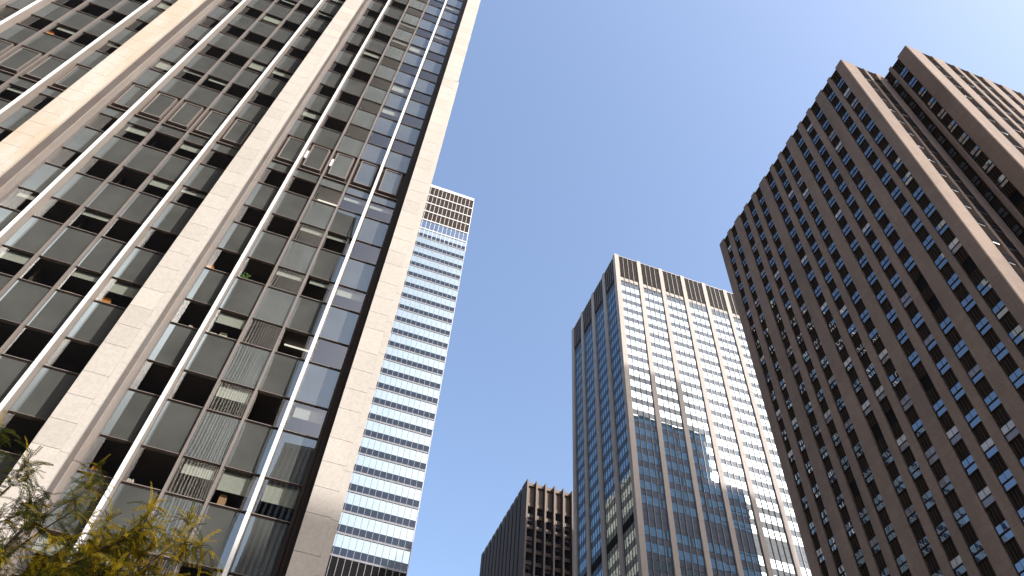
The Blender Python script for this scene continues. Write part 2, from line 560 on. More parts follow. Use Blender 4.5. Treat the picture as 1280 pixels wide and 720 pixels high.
    for z, i in rows:
        for (a, b, kd) in cols:
            for zt in (z, z + 1.585):
                if i == FR and zt == z: continue
                tr.box(a, b, YG - 0.06, YG - 0.01, zt - 0.050, zt - 0.018, 'mullion' if zt == z else 'jamb')
                tr.box(a, b, YG - 0.02, YG + 0.06, zt - 0.10, zt - 0.052, 'bronze_shade')  # dark strips paint the shadow line below each ledge
                tr.box(a, b, YG + 0.012, YG + 0.06, zt - 0.15, zt - 0.10, 'bronze_shade')
    tr.build('transom', root, kind='stuff')
    # windows, spandrels, framed panels
    wins = []; spans = []; frames = []
    def tilt(y, s=0.0015): return y + rnd.uniform(-s, s)
    def pane(mb, a, b, z, zz, k, bow=0.0, s=0.0015):
        n = 6
        ys = [tilt(YG, s) for _ in range(4)]
        def P(u, v):
            y = (ys[0] * (1 - u) + ys[1] * u) * (1 - v) + (ys[3] * (1 - u) + ys[2] * u) * v
            y += -bow * (4 * u * (1 - u)) * (0.5 + 0.5 * 4 * v * (1 - v))
            return (a + (b - a) * u, y, z + (zz - z) * v)
        base = len(mb.v)
        for j in range(n + 1):
            for i_ in range(n + 1):
                mb.v.append(P(i_ / n, j / n))
        for j in range(n):
            for i_ in range(n):
                q = base + j * (n + 1) + i_
                mb.f.append((q, q + 1, q + n + 2, q + n + 1)); mb.m.append(mb.mi(k))
    for z, i in rows:
        for (a, b, kd) in cols:
            zb, zt = z + 0.0, z + 1.51
            if i == FR:
                fz0, fz1 = z - 1.36, z + 1.55
                fz0 = E0 + 36.03 * SC; fz1 = E0 + 38.93 * SC
                def dr(mb, a=a, b=b, z0_=fz0, z1_=fz1):
                    y = YG
                    mb.box(a, b, y + 0.02, y + 0.10, z0_, z1_, 'bronze_shade')
                    g = 0.07; d = 0.15
                    mb.box(a, b, y - 0.10, y + 0.02, z0_ - 0.07, z0_, 'jamb')
                    mb.box(a, b, y - 0.10, y + 0.02, z1_ - 0.02, z1_ + 0.05, 'bronze_shade')
                    # raised inner frame
                    xa, xb, za, zb_ = a + 0.16, b - 0.16, z0_ + 0.28, z1_ - 0.25
                    mb.box(xa, xa + g, y - d, y + 0.03, za, zb_, 'mullion')
                    mb.box(xb - g, xb, y - d, y + 0.03, za, zb_, 'mullion')
                    mb.box(xa + g, xb - g, y - d, y + 0.03, za, za + g, 'mullion')
                    mb.box(xa + g, xb - g, y - d, y + 0.03, zb_ - g, zb_, 'mullion')
                    mb.quad([(xa + g, y - d + 0.04, za + g), (xb - g, y - d + 0.04, za + g), (xb - g, y - d + 0.04, zb_ - g), (xa + g, y - d + 0.04, zb_ - g)], 'spandrel')
                    if -6.3 < a < -3 and b < -2.9:
                        zc = (z0_ + z1_) / 2
                        mb.box(a + 0.02, xa - 0.005, y - 0.12, y, zc - 0.35, zc + 0.45, 'bracket')
                frames.append((((a + b) / 2, YF, z), dr))
                continue
            style = rnd.random()
            bh = 0
            if style < 0.34: bh = rnd.choice((0.35, 0.5, 0.62, 0.2, 0.28, 0.8))
            def dw(mb, a=a, b=b, zb=zb, zt=zt):
                pane(mb, a, b, zb, zt, 'window_glass', bow=rnd.uniform(0.0, 0.0006))
            def ds(mb, a=a, b=b, zb=zb, zt=zt, bh=bh):
                if bh:
                    xo = rnd.choice((0, 0, 0.1))
                    mb.box(a + 0.03 + xo, b - 0.03, YG + 0.12, YG + 0.13, zt - 0.07 - bh, zt - 0.02, 'blind')
                elif rnd.random() < 0.10:
                    zl = zt + 0.0 - 0.03
                    mb.box(a + 0.1, b - 0.05, YG + 0.9, YG + 1.0, zl - 0.012, zl + 0.004, 'strip')
            wins.append((((a + b) / 2, YF, z + 0.7), dw, ds if (bh or True) else None))
            zs0, zs1 = z + 1.585, z + FP - 0.075
            if i == FR - 1: zs1 = E0 + 35.95 * SC
            if i == 0:
                pass
            def dp(mb, a=a, b=b, z0_=zs0, z1_=zs1):
                pane(mb, a, b, z0_, z1_, 'spandrel', bow=rnd.uniform(0.0003, 0.0012))
            spans.append((((a + b) / 2, YF, (zs0 + zs1) / 2), dp))
            if i == 0:
                def dp2(mb, a=a, b=b):
                    pane(mb, a, b, E0 + 38.99 * SC, E0 + 41.05 * SC, 'spandrel', bow=0.0006)
                spans.append((((a + b) / 2, YF, E0 + 40), dp2))
    split('window', wins, root, 100, 'blind')
    split('spandrel_panel', spans, root, 100)
    split('framed_panel', frames, root, 40)
    return YG
YG = tower_a()

# things standing on the inner sills of tower A
def on_sill(name, label, cat, x, row, w, h, d, mats, build):
    z = E0 + (41.12 + 3.72 * row) * 1.0356
    x = x * 24.94 / 24.25
    r = thing(name, label, cat, (x, YG + 0.14 + d / 2, z))
    build(r, x, YG + 0.14, z, w, h, d, mats)
M['card_orange'] = metal_paint('orange_cardboard', (0.62, 0.25, 0.06), 0.8)
M['card_tan'] = metal_paint('tan_cardboard', (0.42, 0.25, 0.14), 0.8)
M['cream_paper'] = metal_paint('cream_paper', (0.62, 0.58, 0.46), 0.8)
M['denim'] = stone('blue_cloth', (0.03, 0.07, 0.22), 0.3, 8, 0.9)
M['red_book'] = metal_paint('red_cover', (0.40, 0.13, 0.09), 0.6)
M['potgreen'] = metal_paint('plant_green', (0.10, 0.20, 0.04), 0.6)
M['sign_green'] = lamp_mat('green_sign_light', (0.02, 0.55, 0.28), 0.7)
M['white_thing'] = metal_paint('white_plastic', (0.7, 0.72, 0.72), 0.5)
M['shelf'] = metal_paint('sill_shelf', (0.35, 0.31, 0.27), 0.6)

def carton(r, x, y, z, w, h, d, m):
    t = 0.012
    b = MB()
    b.box(x, x + w, y, y + t, z, z + h, m[0]).box(x, x + w, y + d - t, y + d, z, z + h, m[0])
    b.box(x, x + t, y + t, y + d - t, z, z + h, m[0]).box(x + w - t, x + w, y + t, y + d - t, z, z + h, m[0])
    b.box(x + t, x + w - t, y + t, y + d - t, z, z + t, m[0])
    b.build('carton_body', r)
    f = MB()
    f.quad([(x, y - 0.001, z + h), (x + w, y - 0.001, z + h), (x + w - 0.02, y - 0.07, z + h + 0.05), (x + 0.02, y - 0.07, z + h + 0.05)], m[0])
    f.quad([(x, y + d, z + h), (x + w, y + d, z + h), (x + w - 0.02, y + d + 0.05, z + h + 0.07), (x + 0.02, y + d + 0.05, z + h + 0.07)], m[0])
    f.build('flap', r)
def papers(r, x, y, z, w, h, d, m):
    n = max(3, int(h / 0.035)); zz = z
    for k in range(n):
        hh = h / n
        dx = rnd.uniform(-0.02, 0.02)
        MB().box(x + dx, x + w + dx, y + abs(dx), y + d, zz + 0.001, zz + hh - 0.001, m[k % len(m)]).build('folder', r)
        zz += hh
def books(r, x, y, z, w, h, d, m):
    xx = x; k = 0
    while xx < x + w - 0.02:
        t = rnd.uniform(0.025, 0.05)
        MB().box(xx, xx + t - 0.002, y, y + d, z, z + h * rnd.uniform(0.8, 1), m[k % len(m)]).build('book', r)
        xx += t; k += 1
def bag(r, x, y, z, w, h, d, m):
    b = MB()
    import math as _m
    for q in range(2):
        cx = x + w * (0.27 + 0.46 * q)
        rings = []
        for j in range(7):
            v = j / 6
            rr = (0.9 + 0.25 * _m.sin(v * 3.1)) * w * 0.25 * (1 - 0.25 * v)
            base = len(b.v)
            for i in range(10):
                a = 6.283 * i / 10
                wob = 1 + 0.12 * _m.sin(3 * a + j + q)
                b.v.append((cx + rr * wob * _m.cos(a), y + d / 2 + rr * 0.7 * wob * _m.sin(a), z + h * v))
            rings.append(base)
        for a, c in zip(rings, rings[1:]):
            for i in range(10):
                b.f.append((a + i, a + (i + 1) % 10, c + (i + 1) % 10, c + i)); b.m.append(b.mi(m[0]))
        b.f.append(tuple(rings[-1] + i for i in range(10))); b.m.append(b.mi(m[0]))
    b.build('cloth_bundle', r, smooth=True)
def potted(r, x, y, z, w, h, d, m):
    b = MB().tube([(x + w / 2, y + d / 2, z), (x + w / 2, y + d / 2, z + h * 0.3)], [0.06, 0.085], 'card_tan', 10)
    b.build('pot', r)
    l = MB()
    for k in range(60):
        a = rnd.uniform(0, 6.28); e = rnd.uniform(0.2, 1.4)
        c = Vector((x + w / 2, y + d / 2, z + h * 0.35))
        dv = Vector((math.cos(a) * math.cos(e), math.sin(a) * math.cos(e) * 0.6, math.sin(e)))
        p = c + dv * rnd.uniform(0.1, h * 0.7)
        s = dv.orthogonal().normalized() * 0.035
        l.quad([p - s * 0.3, p + s + dv * 0.05, p + dv * 0.12, p - s + dv * 0.05], m[0])
    l.build('foliage', r)
on_sill('carton', 'orange carton on a sill right of the middle stone pier, above the cream stacks', 'box', -7.50, -4, 0.34, 0.34, 0.3, ['card_orange'], carton)
on_sill('carton', 'small orange box on a sill left of the middle stone pier', 'box', -10.35, -5, 0.38, 0.33, 0.3, ['card_orange'], carton)
on_sill('paper_stack', 'low stack of tan folders on a sill beside a thin mullion at the far left', 'papers', -11.75, -5, 0.36, 0.2, 0.25, ['card_tan', 'cream_paper'], papers)
on_sill('paper_stack', 'cream paper stack on a sill just right of the middle white fin', 'papers', -5.95, -5, 0.30, 0.22, 0.25, ['cream_paper'], papers)
on_sill('carton', 'cream open carton beside the cream paper stack', 'box', -5.56, -5, 0.32, 0.24, 0.25, ['cream_paper'], carton)
on_sill('clothes_bundle', 'blue cloth bundles in the window just above the tree', 'clothes', -7.40, -7, 0.55, 0.30, 0.3, ['denim'], bag)
on_sill('carton', 'orange carton behind the blue cloth bundles', 'box', -7.42 + 0.16, -7, 0.01 + 0.28, 0.55, 0.24, ['card_orange'], lambda r, x, y, z, w, h, d, m: carton(r, x, y + 0.32, z, w, h, d, m))
on_sill('book_row', 'red and white books on a sill above the yellow leaves', 'books', -5.98, -7, 0.24, 0.26, 0.2, ['red_book', 'white_thing'], books)
on_sill('carton', 'tan carton on a sill near the bottom, below a roller blind', 'box', -2.95, -7, 0.26, 0.42, 0.25, ['card_tan'], carton)
on_sill('potted_plant', 'green pot plant behind the window right of the middle white fin', 'plant', -5.95, -4, 0.3, 0.6, 0.3, ['potgreen'], potted)
on_sill('carton', 'orange box with upright lid in a high window at the top left', 'box', -22.25, 0, 0.45, 0.5, 0.3, ['card_orange'], carton)
on_sill('paper_stack', 'white papers on a sill left of the middle white fin', 'papers', -6.80, -5, 0.16, 0.26, 0.2, ['white_thing'], papers)
# small green sign glowing inside
r = thing('exit_sign', 'small green lit sign hanging inside the dark window left of the right-hand fin', 'sign', (-2.83, 25.2, E0 + 22.9))
MB().box(-2.97, -2.71, 25.18, 25.20, E0 + 22.78, E0 + 23.02, 'black').build('housing', r)
MB().prism([(-2.96, 25.165), (-2.72, 25.165), (-2.72, 25.175), (-2.96, 25.175)], E0 + 22.80, E0 + 23.0, 'sign_green').build('panel', r)
MB().box(-2.845, -2.835, 25.185, 25.195, E0 + 23.02, E0 + 23.5, 'black').build('rod', r)

# ------------------------------------------------------------------ tower B: slim white-framed slab behind the near tower
def tower_b():
    Y = 102.0; XL, XR = -19.0, 16.6; YB = 150.0
    root = thing('office_slab', 'slim pale blue glass tower with navy bands and white grid, behind the near cream tower', 'building', ((XL + XR) / 2, Y, 0))
    TOPZ = E0 + 165.4
    MB().box(XL + 0.1, XR - 0.1, Y + 0.1, YB, 0, TOPZ - 0.5, 'black').build('core_wall', root)
    g = MB()
    g.box(XL, XR, Y - 0.12, YB + 0.1, E0 + 164.4, TOPZ, 'white_frame')
    g.build('roof_cap', root)
    rows = []
    z = E0 + 164.4
    for k in range(5):
        rows.append((z - 3.62, z, 'brown_b' if k < 4 else 'blue_b', 'louvre')); z -= 3.66
    z = rows[-1][0]
    zend = E0 + 62.1
    bands = []
    while z - 3.72 > 1:
        nm = 'vis'
        if z < E0 + 63.5 and z > E0 + 60:
            bands.append((z - 3.8, z)); z -= 3.8; continue
        rows.append((z - 2.02, z, 'vision_b', 'window'))
        rows.append((z - 3.28, z - 2.04, 'span_b', 'spandrel'))
        rows.append((z - 3.62, z - 3.30, 'grey_band', 'ledge'))
        z -= 3.72
    items = {'window': [], 'spandrel': [], 'louvre': []}
    led = MB()
    n = 35; p = (XR - XL) / n
    for (a, b, k, kind) in rows:
        if kind == 'ledge':
            led.box(XL, XR, Y - 0.06, Y + 0.05, a, b, k)
            led.box(XR - 0.04, XR + 0.06, Y, YB, a, b, k)
            continue
        def dr(mb, a=a, b=b, k=k):
            for i in range(n):
                j = [rnd.uniform(-0.002, 0.002) for _ in range(3)]
                x0 = XL + i * p + 0.03; x1 = x0 + p - 0.06
                mb.quad([(x0, Y + j[0], a), (x1, Y + j[1], a), (x1, Y + j[2], b), (x0, Y + j[0] + j[2] - j[1], b)], k)
            m_ = 47
            for i in range(m_):
                y0 = Y + 0.1 + i * 1.02
                mb.quad([(XR, y0, a), (XR, y0 + 0.96, a), (XR, y0 + 0.96, b), (XR, y0, b)], k)
        items[kind].append((((8.0, Y, (a + b) / 2)), dr))
    split('window_band', items['window'], root)
    split('spandrel_band', items['spandrel'], root)
    split('louvre_band', items['louvre'], root)
    led.build('ledge', root, kind='stuff')
    for (a, b) in bands:
        mb = MB(); mb.box(XL, XR, Y - 0.02, Y + 0.2, a, b, 'black'); mb.build('black_louvre_band', root)
    # white mullions
    for i in range(n + 1):
        x = XL + i * p
        mb = MB()
        mb.box(x - 0.04, x + 0.04, Y - 0.04, Y + 0.04, 1, E0 + 142.2, 'grey_band')
        mb.box(x - 0.04, x + 0.04, Y - 0.06, Y + 0.04, E0 + 142.3, E0 + 164.4, 'white_frame')
        mb.build('mullion', root)
    mb = MB()
    z = E0 + 164.4
    for k in range(6):
        mb.box(XL, XR, Y - 0.13, Y + 0.04, z - 0.26 if k else z - 0.1, z + 0.05, 'white_frame'); z -= 3.66
    mb.build('louvre_frame', root)
    mb = MB()
    for j in range(48):
        y = Y + 0.1 + j * 1.02
        mb.box(XR - 0.02, XR + 0.12, y - 0.04, y + 0.04, 1, E0 + 164.4, 'white_frame')
    mb.build('side_mullion', root, kind='stuff')
tower_b()

# ------------------------------------------------------------------ tower C: piers with mirror-like windows
def tower_c():
    X0, Y0 = 62.4, 115.0
    P = 7.1; NB = 8; X1 = X0 + NB * P + 1.25
    YE = 147.6
    TOPZ = E0 + 182.7
    root = thing('glass_tower', 'tall mirrored tower with pale stone piers and dark louvred crown, in the middle distance', 'building', ((X0 + X1) / 2, (Y0 + YE) / 2, 0))
    MB().box(X0 + 0.45, X1 - 0.45, Y0 + 0.45, YE - 0.45, 0, TOPZ - 0.8, 'black').build('core_wall', root)
    LB = E0 + 172.6
    FH = 3.70
    # rows measured from the louvre bottom
    rows = []
    z = LB
    rows.append((z - 1.3, z, 'notch'))
    rows.append((z - 3.9, z - 1.3, 'upper'))
    z = z - 3.9
    k = 0
    while z > 6:
        mech = (E0 + 94.0 < z < E0 + 97.7)
        rows.append((z - 2.15, z, 'mech' if mech else 'vis'))
        rows.append((z - FH, z - 2.15, 'span'))
        z -= FH; k += 1
    wins = []; sp = []; lv = []
    def face_x(i0):    # panes on the front, bay i0
        a = X0 + i0 * P + 1.23; b = X0 + (i0 + 1) * P
        n = 4; w = (b - a) / n
        return [(a + j * w, a + (j + 1) * w) for j in range(n)]
    ydiv = [(116.4, 122.45), (124.1, 130.45), (132.2, 138.7), (140.2, 145.9)]
    for (a, b, kind) in rows:
        for i in range(NB):
            pn = face_x(i)
            def dr(mb, a=a, b=b, pn=pn, kind=kind):
                for (x0, x1) in pn:
                    j = [rnd.uniform(-0.002, 0.002) for _ in range(3)]
                    y = Y0 + 0.35
                    k = {'vis': 'vision_c', 'span': 'span_c', 'mech': 'span_c', 'upper': 'span_c', 'notch': 'pier_c'}[kind]
                    mb.quad([(x0 + 0.05, y + j[0], a + 0.03), (x1 - 0.05, y + j[1], a + 0.03), (x1 - 0.05, y + j[2], b - 0.03), (x0 + 0.05, y + j[0] + j[2] - j[1], b - 0.03)], k)
            c = (X0 + (i + 0.6) * P, Y0, (a + b) / 2)
            (wins if kind in ('vis',) else sp).append((c, dr))
        for (ya, yb) in ydiv:
            def dr(mb, a=a, b=b, ya=ya, yb=yb, kind=kind):
                n = 5; w = (yb - ya) / n
                for q in range(n):
                    j = [rnd.uniform(-0.002, 0.002) for _ in range(3)]
                    x = X0 + 0.35
                    k = {'vis': 'vision_c', 'span': 'span_c', 'mech': 'black', 'upper': 'span_c', 'notch': 'louvre_dark'}[kind]
                    ga, gb = ya + q * w + 0.05, ya + (q + 1) * w - 0.05
                    mb.quad([(x + j[0], gb, a + 0.03), (x + j[1], ga, a + 0.03), (x + j[2], ga, b - 0.03), (x + j[0] + j[2] - j[1], gb, b - 0.03)], k)
            c = (X0, (ya + yb) / 2, (a + b) / 2)
            (wins if kind in ('vis',) else sp).append((c, dr))
    split('window_band', wins, root)
    split('spandrel_band', sp, root)
    # louvred crown
    for i in range(NB):
        a = X0 + i * P + 1.23; b = X0 + (i + 1) * P
        mb = MB().box(a, b, Y0 + 0.25, Y0 + 0.5, LB, TOPZ - 0.25, 'louvre_dark')
        for q in range(1, 4):
            x = a + (b - a) * q / 4
            mb.box(x - 0.06, x + 0.06, Y0 + 0.1, Y0 + 0.25, LB, TOPZ - 0.25, 'mull_c')
        zz = LB + 0.3
        while zz < TOPZ - 0.5:
            mb.box(a, b, Y0 + 0.2, Y0 + 0.25, zz, zz + 0.25, 'black'); zz += 0.6
        for q in range(4):   # cream teeth under the crown
            if i == 3 or i == 4: break
            x = a + (b - a) * q / 4
            mb.box(x + 0.2, x + 1.0, Y0 + 0.12, Y0 + 0.34, LB - 1.9, LB - 1.25, 'pier_c')
        mb.build('louvre_crown', root)
    for (ya, yb) in ydiv:
        mb = MB().box(X0 + 0.25, X0 + 0.5, ya, yb, LB, TOPZ - 0.25, 'louvre_dark')
        for q in range(1, 5):
            y = ya + (yb - ya) * q / 5
            mb.box(X0 + 0.1, X0 + 0.25, y - 0.06, y + 0.06, LB, TOPZ - 0.25, 'mull_c')
        mb.build('louvre_crown', root)
    # mullions between panes
    mu = MB()
    for i in range(NB):
        for (x0, x1) in face_x(i)[1:]:
            mu.box(x0 - 0.05, x0 + 0.05, Y0 + 0.18, Y0 + 0.33, 1, LB, 'mull_c')
    for (ya, yb) in ydiv:
        for q in range(1, 5):
            y = ya + (yb - ya) * q / 5
            mu.box(X0 + 0.29, X0 + 0.34, y - 0.05, y + 0.05, 1, LB, 'bar')
    mu.build('mullion', root, kind='stuff')
    for i in range(NB + 1):
        x = X0 + i * P
        mb = MB(); z = 1.0
        while z < TOPZ:
            zz = min(z + 7.4, TOPZ)
            mb.box(x, x + (1.23 if i else 1.35), Y0, Y0 + (0.5 if i else 1.35), z + 0.02, zz - 0.02, 'pier_c'); z = zz
        mb.build('stone_pier', root)
    prev = [(122.45, 124.1), (130.45, 132.2), (138.7, 140.2), (145.9, 147.6)]
    for (ya, yb) in prev:
        MB().box(X0, X0 + 0.5, ya, yb, 1, TOPZ, 'pier_c').build('stone_pier', root)
    MB().box(X0 + 0.2, X1 - 0.2, Y0 + 0.2, YE - 0.2, TOPZ - 0.4, TOPZ - 0.1, 'mull_c').build('roof', root)
tower_c()

# ------------------------------------------------------------------ tower D: brown limestone, strips of windows
def tower_d():
    root = thing('limestone_tower', 'brown limestone skyscraper with vertical strips of sash windows, on the right', 'building', (80, 40, 0))
    XD, XE, YD, YE, Y2, X2, XR = 59.0, 67.0, 28.0, 67.05, 22.5, 67.0, 112.0
    TOPZ = E0 + 120.6
    D = 0.42
    core = MB()
    core.box(XD + D, XR, YD + D, YE - D, 0, TOPZ - 1.0, 'black')
    core.box(X2 + D, XR, Y2 + D, YD + D, 0, TOPZ - 1.0, 'black')
    core.build('core_wall', root)
    # window columns
    colsL = [(64.17, 65.35), (61.6, 62.85), (58.2, 59.6), (55.55, 56.93), (52.9, 54.33), (49.38, 50.85), (46.75, 48.2), (44.1, 45.6), (40.72, 42.2), (38.0, 39.5), (35.3, 36.85), (31.95, 33.45), (29.62, 31.1)]
    cols2 = [(24.66, 26.12), (26.88, 28.0)]
    colsF = [(61.65, 63.1), (63.7, 65.3)]
    cols2F = [(70.0, 71.75), (74.1, 75.85), (76.8, 78.5), (79.5, 81.2), (83.2, 84.95), (86.9, 88.6), (89.4, 91.1), (92.1, 93.8), (95.8, 97.5), (99.4, 101.1), (103, 104.7)]
    zc0 = E0 + 116.9; FH = 3.73; NR = 31
    wins = []; spans = []; lamps = []
    def facade(axis, plane, cols, sky_rows):
        """axis 'x': face looks to -x at x=plane, columns are y ranges; axis 'y' likewise"""
        front = axis == 'y'
        ds_ = 1.0 if axis == 'x' else 0.28
        def Q(u0, u1, z0_, z1_, dep, k, mb, jit=0.0):
            j = [rnd.uniform(-jit, jit) for _ in range(3)]
            if axis == 'x':
                x = plane + dep * ds_
                mb.quad([(x + j[0], u1, z0_), (x + j[1], u0, z0_), (x + j[2], u0, z1_), (x + j[0] + j[2] - j[1], u1, z1_)], k)
            else:
                y = plane + dep * ds_
                mb.quad([(u0, y + j[0], z0_), (u1, y + j[1], z0_), (u1, y + j[2], z1_), (u0, y + j[0] + j[2] - j[1], z1_)], k)
        def B(u0, u1, z0_, z1_, d0, d1, k, mb):
            if axis == 'x': mb.box(plane + d0 * ds_, plane + d1 * ds_, u0, u1, z0_, z1_, k)
            else: mb.box(u0, u1, plane + d0 * ds_, plane + d1 * ds_, z0_, z1_, k)
        for (a, b) in cols:
            for r in range(NR):
                zc = zc0 - r * FH
                z0_, z1_ = zc - 0.92, zc + 0.92
                t = rnd.random()
                hi = 'win_d'; lo = 'win_d'
                if t < 0.08: hi = 'win_d_blind'
                elif t < 0.13: hi = 'win_d_blind'; lo = 'win_d_grey'
                elif t < 0.19: hi = 'win_d_grey'
                elif t < 0.23: hi = lo = 'win_d_grey'
                if front: hi = lo = 'win_front'
                gone = rnd.random() < 0.025
                lamp = rnd.random() < 0.012 and axis == 'x' and r > 8
                def dw(mb, a=a, b=b, z0_=z0_, z1_=z1_, hi=hi, lo=lo, gone=gone, lamp=lamp):
                    zm = (z0_ + z1_) / 2
                    m_ = (a + b) / 2
                    if gone:
                        Q(a, b, z0_, z1_, 0.38, 'black', mb)
                        return
                    for (u0, u1) in ((a + 0.05, m_ - 0.02), (m_ + 0.02, b - 0.05)):
                        Q(u0, u1, zm + 0.05, z1_ - 0.05, 0.24, hi, mb, 0.012)
                    Q(a + 0.05, b - 0.05, z0_ + 0.05, zm - 0.05, 0.28, lo, mb, 0.012)
                    if lamp: B(a + 0.1, m_ + 0.3, z0_ + 0.35, z0_ + 0.5, 0.20, 0.22, 'lamp_warm', mb)
                def df(mb, a=a, b=b, z0_=z0_, z1_=z1_, gone=gone):
                    zm = (z0_ + z1_) / 2; m_ = (a + b) / 2
                    if gone: return
                    B(a, a + 0.05, z0_, z1_, 0.20, 0.38, 'bar', mb)
                    B(b - 0.05, b, z0_, z1_, 0.20, 0.38, 'bar', mb)
                    B(a + 0.05, b - 0.05, zm - 0.05, zm + 0.05, 0.20, 0.36, 'bar', mb)
                    B(a + 0.05, b - 0.05, z1_ - 0.05, z1_, 0.20, 0.36, 'bar', mb)
                    B(m_ - 0.02, m_ + 0.02, zm + 0.05, z1_ - 0.05, 0.22, 0.30, 'bar', mb)
                    if axis == 'y': B(a + 0.25, b - 0.3, z0_ + 0.0, z0_ + 0.22, 0.3, 0.8, 'sill_glint', mb)  # pale block paints the sunlit glint on the front sills
                    else: B(a, b, z0_ - 0.02, z0_ + 0.05, 0.12, 0.36, 'rib', mb)
                c = (plane, (a + b) / 2, zc) if axis == 'x' else ((a + b) / 2, plane, zc)
                wins.append((c, dw, df))
                zt = z0_ - 0.02; zb = z0_ - (FH - 1.84) + 0.0
                merge = rnd.random() < 0.04
                def dp(mb, a=a, b=b, zt=zt, zb=zb):
                    Q(a, b, zb, zt, 0.30, 'rib_panel', mb)
                    n = 4
                    for q in range(n):
                        u = a + (b - a) * (q + 0.5) / n
                        B(u - 0.04, u + 0.04, zb + 0.1, zt - 0.1, 0.22, 0.295, 'rib', mb)
                spans.append((c[:2] + ((zt + zb) / 2,), dp))
            # blind panel above the top window
            def dtop(mb, a=a, b=b):
                B(a, b, zc0 + 0.92, TOPZ - 0.35, 0.26, 0.40, 'rib_panel', mb)
                B(a - 0.1, b + 0.1, TOPZ - 0.35, TOPZ + 0.02, 0.0, 0.45, 'rib', mb)
                for q in range(3):
                    u = a + (b - a) * (q + 0.5) / 3
                    B(u - 0.08, u + 0.08, zc0 + 1.1, TOPZ + 0.05, 0.10, 0.26, 'rib', mb)
            spans.append(((plane, (a + b) / 2, TOPZ) if axis == 'x' else ((a + b) / 2, plane, TOPZ), dtop))
        # piers between columns
        return
    facade('x', XD, colsL, 0)
    facade('x', X2, cols2, 0)
    facade('y', YD, colsF, 0)
    facade('y', Y2, cols2F, 0)
    split('window', wins, root, 100, 'frame')
    split('spandrel_panel', spans, root, 100)
    def pier(x0, x1, y0, y1, side):
        mb = MB()
        ch = 0.10
        mb.prism([(x0 + ch, y0), (x1 - ch if side == 'y' else x1, y0), (x1, y0 + (ch if side == 'y' else 0)), (x1, y1 - 0), (x0 + ch, y1), (x0, y1 - ch), (x0, y0 + ch)], 0.1, TOPZ + 0.55, 'brown_stone')
        b = len(mb.v)
        mb.box(x0 + 0.18, x1 - 0.02, y0 + 0.15, y1 - 0.15, TOPZ + 0.55, TOPZ + 0.90, 'brown_stone')
        mb.build('stone_pier', root)
    ys = sorted(colsL, key=lambda t: t[0])
    prev = None
    edges = [YD] + [v for c in ys for v in c] + [YE]
    for i in range(0, len(edges), 2):
        a, b = edges[i], edges[i + 1]
        if i == 0: pier(XD, XD + 2.7, a, b, 'y')
        else: pier(XD, XD + D, a, b, 'x')
    pier(63.12, 63.68, YD, YD + D, 'y')
    pier(65.32, X2 + 0.1, YD, YD + D, 'y')
    pier(X2, X2 + 2.9, Y2, 24.64, 'y')
    pier(X2, X2 + D, 26.14, 26.86, 'x')
    e = [v for c in cols2F for v in c] + [XR]
    for i in range(1, len(e), 2):
        pier(e[i], e[i + 1], Y2, Y2 + D, 'y')
    MB().box(XD + 0.5, XR, YD + 0.5, YE - 0.1, TOPZ - 1.0, TOPZ - 0.2, 'brown_stone').box(X2 + 0.5, XR, Y2 + 0.5, YD + 0.5, TOPZ - 1.0, TOPZ - 0.22, 'brown_stone').build('roof', root)
    MB().box(XD + 0.5, XR, YE - 0.4, YE, 0, TOPZ - 0.2, 'brown_stone').build('rear_wall', root)
tower_d()

# ------------------------------------------------------------------ tower E: dark ribbed tower far away
def tower_e():
    X0, Y0, X1, Y1 = 64.75, 191.0, 110.0, 238.0
    TOPZ = E0 + 156.3
    root = thing('ribbed_tower', 'low dark brown ribbed tower with stepped side edge, left of the mirrored tower', 'building', (87, 214, 0))
    MB().box(X0 + 1.0, X1, Y0 + 2.3, Y1, 0, TOPZ - 0.6, 'flank_shade_e').build('core_wall', root)
    P = 3.11
    n = 14
    wins = []
    for i in range(n):
        x = X0 + i * P
        mb = MB()
        mb.box(x, x + 0.55, Y0, Y0 + 2.3, 0, TOPZ + 0.1, 'brown_e')
        mb.box(x - 0.004, x, Y0 + 0.01, Y0 + 2.3, 0, TOPZ + 0.09, 'flank_shade_e')  # thin skin paints the shaded left flank of the rib
        mb.build('rib', root)
        a, b = x + 0.55, x + P
        mb = MB()
        mb.box(a, b, Y0 + 2.0, Y0 + 2.3, E0 + 148.7, TOPZ - 1.3, 'panel_e')
        mb.box(a, b, Y0 + 1.4, Y0 + 2.3, TOPZ - 1.3, TOPZ - 0.1, 'brown_e')
        mb.build('crown_panel', root)
        for r in range(34):
            z1 = E0 + 148.7 - r * 4.1
            def dw(m_, a=a, b=b, z1=z1):
                m_.quad([(a, Y0 + 2.2, z1 - 4.1), (b, Y0 + 2.2, z1 - 4.1), (b, Y0 + 2.2, z1 - 1.25), (a, Y0 + 2.2, z1 - 1.25)], 'win_e')
                if rnd.random() < 0.3:
                    m_.quad([(a + 0.1, Y0 + 2.19, z1 - 2.4), (b - 0.1, Y0 + 2.19, z1 - 2.4), (b - 0.1, Y0 + 2.19, z1 - 1.3), (a + 0.1, Y0 + 2.19, z1 - 1.3)], 'win_d_grey')
            def dl(m_, a=a, b=b, z1=z1):
                m_.box(a, b, Y0 + 1.8, Y0 + 2.3, z1 - 1.25, z1, 'brown_e')
            if z1 > 5: wins.append(((a + 1, Y0, z1 - 2), dw, dl))
    split('window', wins, root, 100, 'lintel')
    y = Y0 + 2.3
    k = 0
    while y < Y1:
        mb = MB()
        mb.box(X0 - 0.0, X0 + 1.0, y, y + 2.9, 0, TOPZ + 0.3, 'flank_shade_e')  # side ribs wear the painted shade tone
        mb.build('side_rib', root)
        MB().box(X0 + 0.75, X0 + 1.02, y + 2.9, y + 3.9, 0, TOPZ - 0.8, 'flank_shade_e').build('side_recess', root)
        y += 3.9
